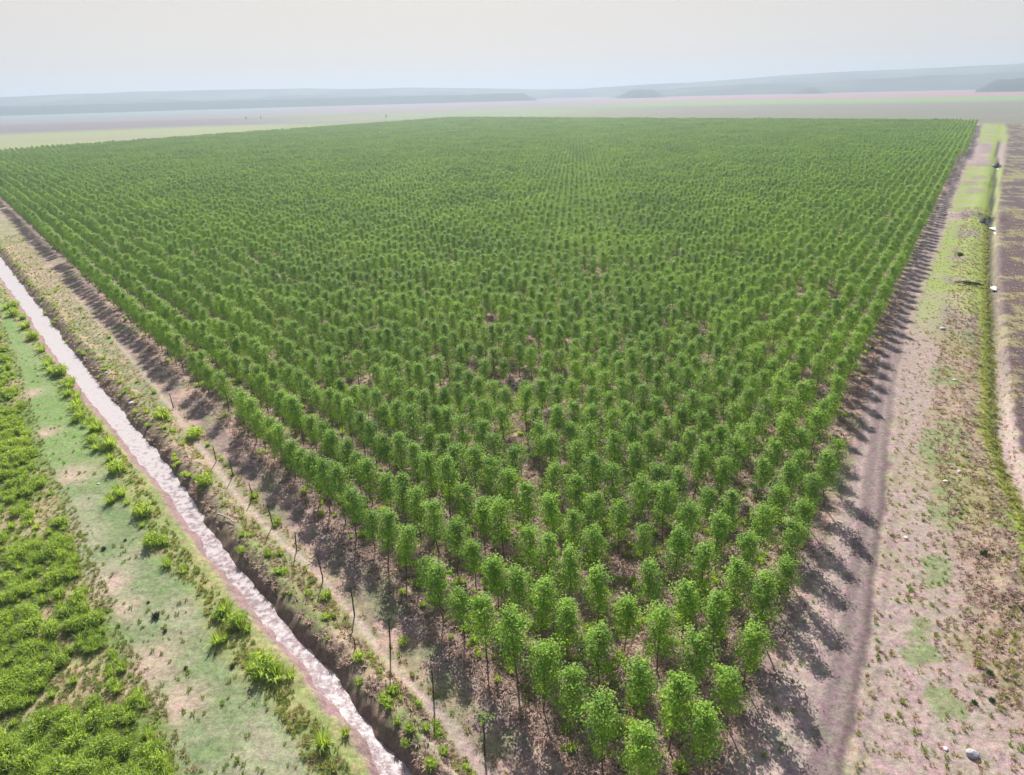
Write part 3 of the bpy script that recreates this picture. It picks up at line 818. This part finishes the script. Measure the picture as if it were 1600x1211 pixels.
put('undergrowth', X, Y, (infield & (D['edge'] < -1) & (D['row1'] > -1) & (q > .97) & (f2 > .42)) | (verge & (q > .77) & (q < .778)) | (wall & (q > .975)), 'weed', .5, 1.3, 'low green weeds growing under the trees and on the bank', 'weeds')
# thicket on the far left
X2, Y2 = rand_pts(60000, 330, az=(-54, -18), pw=.6)
D2 = Z4(X2, Y2); q2 = RNG.random(len(X2)); fa = fbm(X2, Y2, 5, 52); r2 = np.hypot(X2, Y2)
tk = (D2['ll'] < -.6) & (D2['water'] < -3)
put('scrub_thicket', X2, Y2, tk & (q2 < .26) & ((fa < .53) | (q2 < .03)), 'shrub', .45, 1.0, 'bright green scrub thicket along the left edge of the pasture', 'scrub')
put('tall_grass', X2, Y2, tk & (q2 > .45) & ((fa < .56) | (q2 > .9)), 'tall', .3, .75, 'tall bright green grass among the scrub at left', 'grass')

# ------------------------------------------------------------------ single bushes and weeds
def parts_bush(name, loc, kind, v, sc, label, cat, group, rz):
    o = obj(name, SH[kind][v % len(SH[kind])].data, None, (loc[0], loc[1], float(height(np.array([loc[0]]), np.array([loc[1]]))[0]) - .03), rz, sc)
    return tag(o, label, cat, group)
BANK = [(-22.6, 41.0, .8), (-20.1, 39.6, .75), (-29.9, 47.9, .7), (-31.4, 50.6, .8), (-40.3, 59.6, .9), (-12.0, 29.6, 1.1), (-16.7, 35.5, .75), (-15.6, 35.0, .8),
        (-21.4, 38.6, .65), (-18.5, 36.7, .6), (-34.6, 53.5, .6), (-44.5, 66.5, 1.0), (-46.2, 68.9, .9), (-50.5, 74.0, 1.1), (-52.2, 76.8, .9), (-55.9, 80.0, 1.0),
        (-58.5, 84.5, 1.1), (-61.5, 88.0, 1.2), (-66.0, 93.0, 1.2), (-70.5, 98.0, 1.1), (-75.0, 103.5, 1.3), (-80.5, 110.0, 1.3), (-86.0, 117.0, 1.2), (-38.0, 57.5, .65),
        (-36.3, 56.0, .6), (-27.8, 46.6, .65), (-90, 122, 1.4), (-97, 130, 1.4),
        (-69.8, 96.37, 1.12), (-67.7, 93.91, 1.35), (-62.2, 89.19, 1.21), (-60.0, 85.05, 1.39), (-56.8, 81.55, 1.41), (-54.0, 76.82, 0.99), (-52.3, 75.47, 0.95), (-50.0, 73.95, 1.57), (-48.8, 70.77, 1.13), (-47.3, 68.98, 1.11), (-46.1, 69.68, 1.68), (-42.4, 63.99, 1.29), (-39.4, 59.03, 1.25), (-39.8, 57.76, 1.04), (-35.5, 55.55, 1.13), (-76.1, 105.03, 1.05), (-54.0, 77.54, 1.41), (-93.4, 124.33, 1.59), (-86.0, 116.07, 1.33), (-80.9, 110.48, 1.49), (-32.4, 50.67, 1.15), (-29.5, 47.41, 0.79), (-22.4, 41.48, 1.20), (-21.0, 40.26, 1.10), (-21.8, 38.34, 0.93), (-18.5, 35.83, 0.77), (-17.4, 35.51, 1.27), (-16.4, 34.81, 1.03), (-97.8, 128.89, 1.48), (-65.8, 93.03, 1.60)]
side = ['a pale tan gap', 'the muddy left ditch bank', 'the smooth pasture', 'yellow grass']
for n, (x, y, s_) in enumerate(BANK):
    lab = f'bright green bush on the left ditch bank, {ordw(sorted(b[1] for b in BANK).index(y) + 1)} from the bottom of the photo'
    parts_bush('bush', (x, y), 'tall' if n % 3 else 'shrub', n, s_ * random.uniform(.95, 1.1), lab, 'bush', 'bushes on the left ditch bank', random.uniform(0, 6.28))
VERGE = [(-31.5, 60.3, 1.2, 'bright green patch of shrub between the ditch and the footpath, nearest of three'),
         (-37.2, 71.6, 1.4, 'bright green shrub right of the footpath, middle one of three'),
         (-43.5, 77.0, 1.4, 'bright green shrub beside the ditch, farthest of the three on this verge'),
         (-8.3, 37.9, .55, 'small blue green bush beside the tall post with the bushy head'),
         (-6.9, 29.5, .5, 'small yellow green bush at the water edge near the bottom'),
         (-10.8, 30.3, .6, 'upright yellow green grass clump standing at the muddy water edge')]
for n, (x, y, s_, lab) in enumerate(VERGE):
    parts_bush('bush', (x, y), 'shrub' if n != 5 else 'tall', n, s_, lab, 'bush', 'bushes on the verge by the ditch', n)
DARK = [(129, 841), (158, 826), (182, 826), (198, 970), (211, 999), (188, 938), (253, 1065), (333, 1046)]
DARKW = [(-36.4, 50.1, .8, 'small dark weed on the pasture, uppermost of its row by the thicket'), (-35.1, 51.3, .6, 'small dark weed on the pasture near the upper bank bushes'),
         (-33.2, 51.2, .9, 'dark straggly weed at the upper end of the pasture'), (-27.6, 41.2, 1.3, 'largest dark weed on the pasture, standing alone beside the thicket'),
         (-26.2, 39.7, .6, 'small dark weed just below the largest dark weed'), (-29.0, 42.9, .5, 'tiny dark weed just above the largest dark weed'),
         (-23.1, 36.0, .55, 'tiny dark weed low on the pasture beside the brown scrub'), (-19.9, 36.1, .8, 'dark weed between the bank bushes and the smooth pasture')]
for n, (x, y, s_, lab) in enumerate(DARKW):
    parts_bush('weed', (x, y), 'dark', n, s_, lab, 'weed', 'dark weeds dotting the pasture', n)
RIGHTB = [(31.0, 33.6, .9, 'round dark green weed on the pink verge above two brown clumps'), (28.6, 31.4, .7, 'brownish clump on the pink verge, left one of the pair'),
          (29.8, 31.5, .8, 'brownish clump on the pink verge, right one of the pair'), (38.6, 45.9, 1.4, 'dark bush casting a shadow on the rough bank at right'),
          (40.4, 52.0, .6, 'small dark weed at the lower end of the large grass patch'), (101.9, 152.3, 2.6, 'low dark shrub on the bright green verge beside the far road')]
for n, (x, y, s_, lab) in enumerate(RIGHTB):
    parts_bush('weed', (x, y), 'dark', n, s_, lab, 'weed', 'dark weeds on the right verge', n)

# ------------------------------------------------------------------ fence posts
def post(x, y, h, seed, label, sprout=0):
    rng = np.random.default_rng(seed)
    o = bpy.data.objects.new('fence_post', None); COL.objects.link(o)
    o.location = (x, y, float(height(np.array([x]), np.array([y]))[0])); o.empty_display_size = .3
    g = Geo(); n = 8; z = np.linspace(-.3, h, n)
    lx, ly = rng.normal(0, .05, 2)
    P = np.c_[lx * z + rng.normal(0, .012, n), ly * z + rng.normal(0, .012, n), z]
    g.tube(P, np.linspace(.065, .042, n) * rng.uniform(.85, 1.15, n), 7)
    p = g.mesh('post', M_DEAD); obj('shaft', p, o)
    if rng.random() < .6 or sprout:
        g = Geo(); a = rng.uniform(0, 6.28)
        t = P[5]; e = t + np.array([math.cos(a) * .35, math.sin(a) * .35, .45])
        g.tube([t, (t + e) / 2 + [0, 0, .03], e], [.03, .02, .008], 4)
        obj('branch_stub', g.mesh('branch_stub', M_DEAD), o)
    if sprout:
        g = Geo(); k = 90
        c = P[-1] + rng.normal(0, 1, (k, 3)) * np.array([.26, .26, .22])
        g.leaves(c, .16, .08, rng.uniform(.1, .8, k), rng)
        obj('leaf_sprout', g.mesh('leaf_sprout', M_DKBUSH if sprout == 1 else M_LEAF), o)
    tag(o, label, 'post', 'dark wooden fence posts along the verge')
POSTS = [(-43.6, 80.13, 2.07, 0, 'farthest dark fence post on the verge, small beside the shadowed tree row'),
 (-32.48, 65.68, 1.9, 0, 'dark fence post, second farthest of the line'),
 (-29.42, 62.26, 2.0, 0, 'dark fence post, third farthest of the line'),
 (-25.86, 57.9, 1.7, 0, 'short dark fence post between taller ones, fourth farthest'),
 (-22.43, 53.17, 2.3, 0, 'dark fence post, fifth farthest, near the tree shadow'),
 (-19.17, 49.36, 1.87, 0, 'thin dark fence post left of the tree shadow, sixth farthest'),
 (-15.78, 45.04, 2.7, 0, 'tall dark fence post beside the bend of the footpath'),
 (-12.39, 40.9, 2.6, 0, 'bent dark fence post between the footpath and the weakest trees'),
 (-9.09, 37.09, 2.9, 1, 'tall fence post with a dark bushy head'),
 (-11.58, 37.36, .75, 0, 'short dark stump post between the ditch and the footpath'),
 (-5.61, 32.86, 2.5, 0, 'plain dark fence post, second nearest, with weeds at its foot'),
 (-2.2, 28.6, 3.0, 2, 'nearest fence post with green leaves sprouting from its top')]
for n, (x, y, h, sp, lab) in enumerate(POSTS): post(x, y, h, 300 + n, lab, sp)

# ------------------------------------------------------------------ stones, logs, pools
def stone_mesh(seed, m, flat=.7):
    import bmesh
    rng = np.random.default_rng(seed)
    bm = bmesh.new(); bmesh.ops.create_icosphere(bm, subdivisions=2, radius=.5)
    for v in bm.verts:
        c = v.co; s_ = 1 + .35 * (float(vn(np.array([c.x * 3 + seed]), np.array([c.y * 3 + c.z * 4]))[0]) - .5)
        v.co = Vector((c.x * s_ * 1.2, c.y * s_, c.z * s_ * flat))
    me = bpy.data.meshes.new('stone'); bm.to_mesh(me); bm.free(); me.materials.append(m)
    return me
SM = [stone_mesh(1, M_WSTONE), stone_mesh(5, M_WSTONE, .5), stone_mesh(9, M_STONE, .8)]
STONES = [(26.2, 27.8, .62, 2, 'largest grey boulder, standing on the pink verge at bottom right'), (24.9, 28.2, .28, 1, 'flat pale stone just left of the grey boulder'),
          (68.6, 102.6, .7, 0, 'pale stone on the far right verge above the others'), (58.0, 82.0, .5, 1, 'small pale stone right of the middle grass patch'),
          (44.6, 59.0, .40, 0, 'pale stone on the large grass patch, upper one of two'), (42.3, 57.5, .42, 1, 'pale stone on the large grass patch, lower one of two'),
          (33.6, 48.6, .36, 1, 'white stone on the soil between road and large grass patch'), (-58.6, 92.2, .5, 0, 'white stone on the dark field side ditch bank'),
          (-49.7, 81.5, .6, 1, 'pale lump on the dark ditch bank beside the water'), (-43.0, 61.3, .3, 0, 'tiny white stone alone on the pasture')]
for n, (x, y, s_, v, lab) in enumerate(STONES):
    o = obj('stone', SM[v], None, (x, y, float(height(np.array([x]), np.array([y]))[0]) + s_ * .15), n * 1.3, s_)
    tag(o, lab, 'stone', 'loose stones')
def logm(name, pts, r, m):
    g = Geo(); g.tube(pts, r, 7); return g.mesh(name, m)
x, y = -27.0, 53.9
z = float(height(np.array([x]), np.array([y]))[0])
tag(obj('fallen_branch', logm('log', [(-.9, .6, .12), (-.2, .1, .25), (.5, -.3, .18), (1.1, -.9, .1)], [.09, .08, .06, .03], M_PALEWOOD), None, (x, y, z)), 'bleached fallen branch lying on the dark ditch bank', 'branch')
g = Geo(); rng = np.random.default_rng(5)
for k in range(46):
    t = rng.uniform(-1, 1); a = rng.normal(.0, .5); L = rng.uniform(.6, 1.5); c = np.array([t * 2.2, -.5 * t * t + rng.normal(0, .2), abs(rng.normal(.2, .15))])
    d = np.array([math.cos(a), math.sin(a), rng.normal(0, .15)]) * L / 2
    g.tube([c - d, c, c + d], [.05, .06, .02], 4)
tag(obj('brush_heap', g.mesh('brush_heap', M_DEAD), None, (88.4, 127.4, float(height(np.array([88.4]), np.array([127.4]))[0])), -.6), 'long dark curved heap of dead branches on the right verge', 'brush heap')
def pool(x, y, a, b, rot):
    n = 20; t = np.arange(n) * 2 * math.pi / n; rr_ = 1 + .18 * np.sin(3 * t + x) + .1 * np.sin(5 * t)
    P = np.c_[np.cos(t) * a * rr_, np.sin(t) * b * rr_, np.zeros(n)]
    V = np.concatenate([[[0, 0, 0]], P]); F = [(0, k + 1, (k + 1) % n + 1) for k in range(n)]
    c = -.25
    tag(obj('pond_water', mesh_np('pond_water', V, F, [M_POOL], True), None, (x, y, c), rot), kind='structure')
def culvert(x, y, rz, lab, s=1.0):
    o = bpy.data.objects.new('culvert', None); COL.objects.link(o); o.location = (x, y, 0); o.rotation_euler = (0, 0, rz); o.scale = (s,) * 3
    n = 14; V = []; 
    for (r_, yy) in ((.62, -1.4), (.62, 1.4), (.5, 1.4), (.5, -1.4)):
        for k in range(n): V.append((math.cos(k * 2 * math.pi / n) * r_, yy, math.sin(k * 2 * math.pi / n) * r_ + .1))
    F = [(q * n + k, q * n + (k + 1) % n, ((q + 1) % 4) * n + (k + 1) % n, ((q + 1) % 4) * n + k) for q in range(4) for k in range(n)]
    obj('pipe', mesh_np('pipe', V, F, [M_STONE], True), o)
    g = Geo(); g.tube([(-1.6, 0, .35), (-.5, .1, .85), (.5, -.1, .85), (1.6, 0, .35)], [.5, .75, .75, .5], 9); obj('earth_cover', g.mesh('earth_cover', M_DEAD), o)
    tag(o, lab, 'culvert', 'culverts over the right drain')
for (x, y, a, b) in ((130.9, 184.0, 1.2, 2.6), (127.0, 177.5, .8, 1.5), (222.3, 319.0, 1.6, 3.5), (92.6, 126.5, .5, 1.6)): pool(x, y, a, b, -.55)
culvert(131.5, 190.5, 1.0, 'dark culvert over the right drain beside the nearer white pool', 1.0)
culvert(225.5, 326.5, 1.0, 'small dark culvert far along the right drain', 1.2)
# two lone trees on the far plain
for n, (x, y, lab) in enumerate(((-520, 1480, 'left of two tiny lone trees far out on the plain'), (-490, 1478, 'right of two tiny lone trees far out on the plain'), (-215, 1330, 'single tiny tree on the plain just behind the field'))):
    o = bpy.data.objects.new('lone_tree', None); COL.objects.link(o); o.location = (x, y, 0); o.scale = (1.6,) * 3
    tag(o, lab, 'tree')
    for nm, me in zip(('trunk', 'crown'), tree_src[1 + n]):
        c = bpy.data.objects.new(nm, me); COL.objects.link(c); c.parent = o

# ------------------------------------------------------------------ haze
def haze():
    m, N, L = mat('haze')
    o = N.new('ShaderNodeOutputMaterial'); p = N.new('ShaderNodeVolumePrincipled')
    p.inputs['Density'].default_value = HAZE_DENSITY
    p.inputs['Color'].default_value = (*HAZE_COLOR, 1)
    p.inputs['Anisotropy'].default_value = .2
    L.new(p.outputs[0], o.inputs['Volume'])
    x, y0, y1, z0, z1 = 16000, -2000, 20000, -3.0, 195
    V = [(-x, y0, z0), (x, y0, z0), (x, y1, z0), (-x, y1, z0), (-x, y0, z1), (x, y0, z1), (x, y1, z1), (-x, y1, z1)]
    F = [(0, 3, 2, 1), (4, 5, 6, 7), (0, 1, 5, 4), (1, 2, 6, 5), (2, 3, 7, 6), (3, 0, 4, 7)]
    tag(obj('haze', mesh_np('haze', V, F, [m])), kind='stuff')
haze()
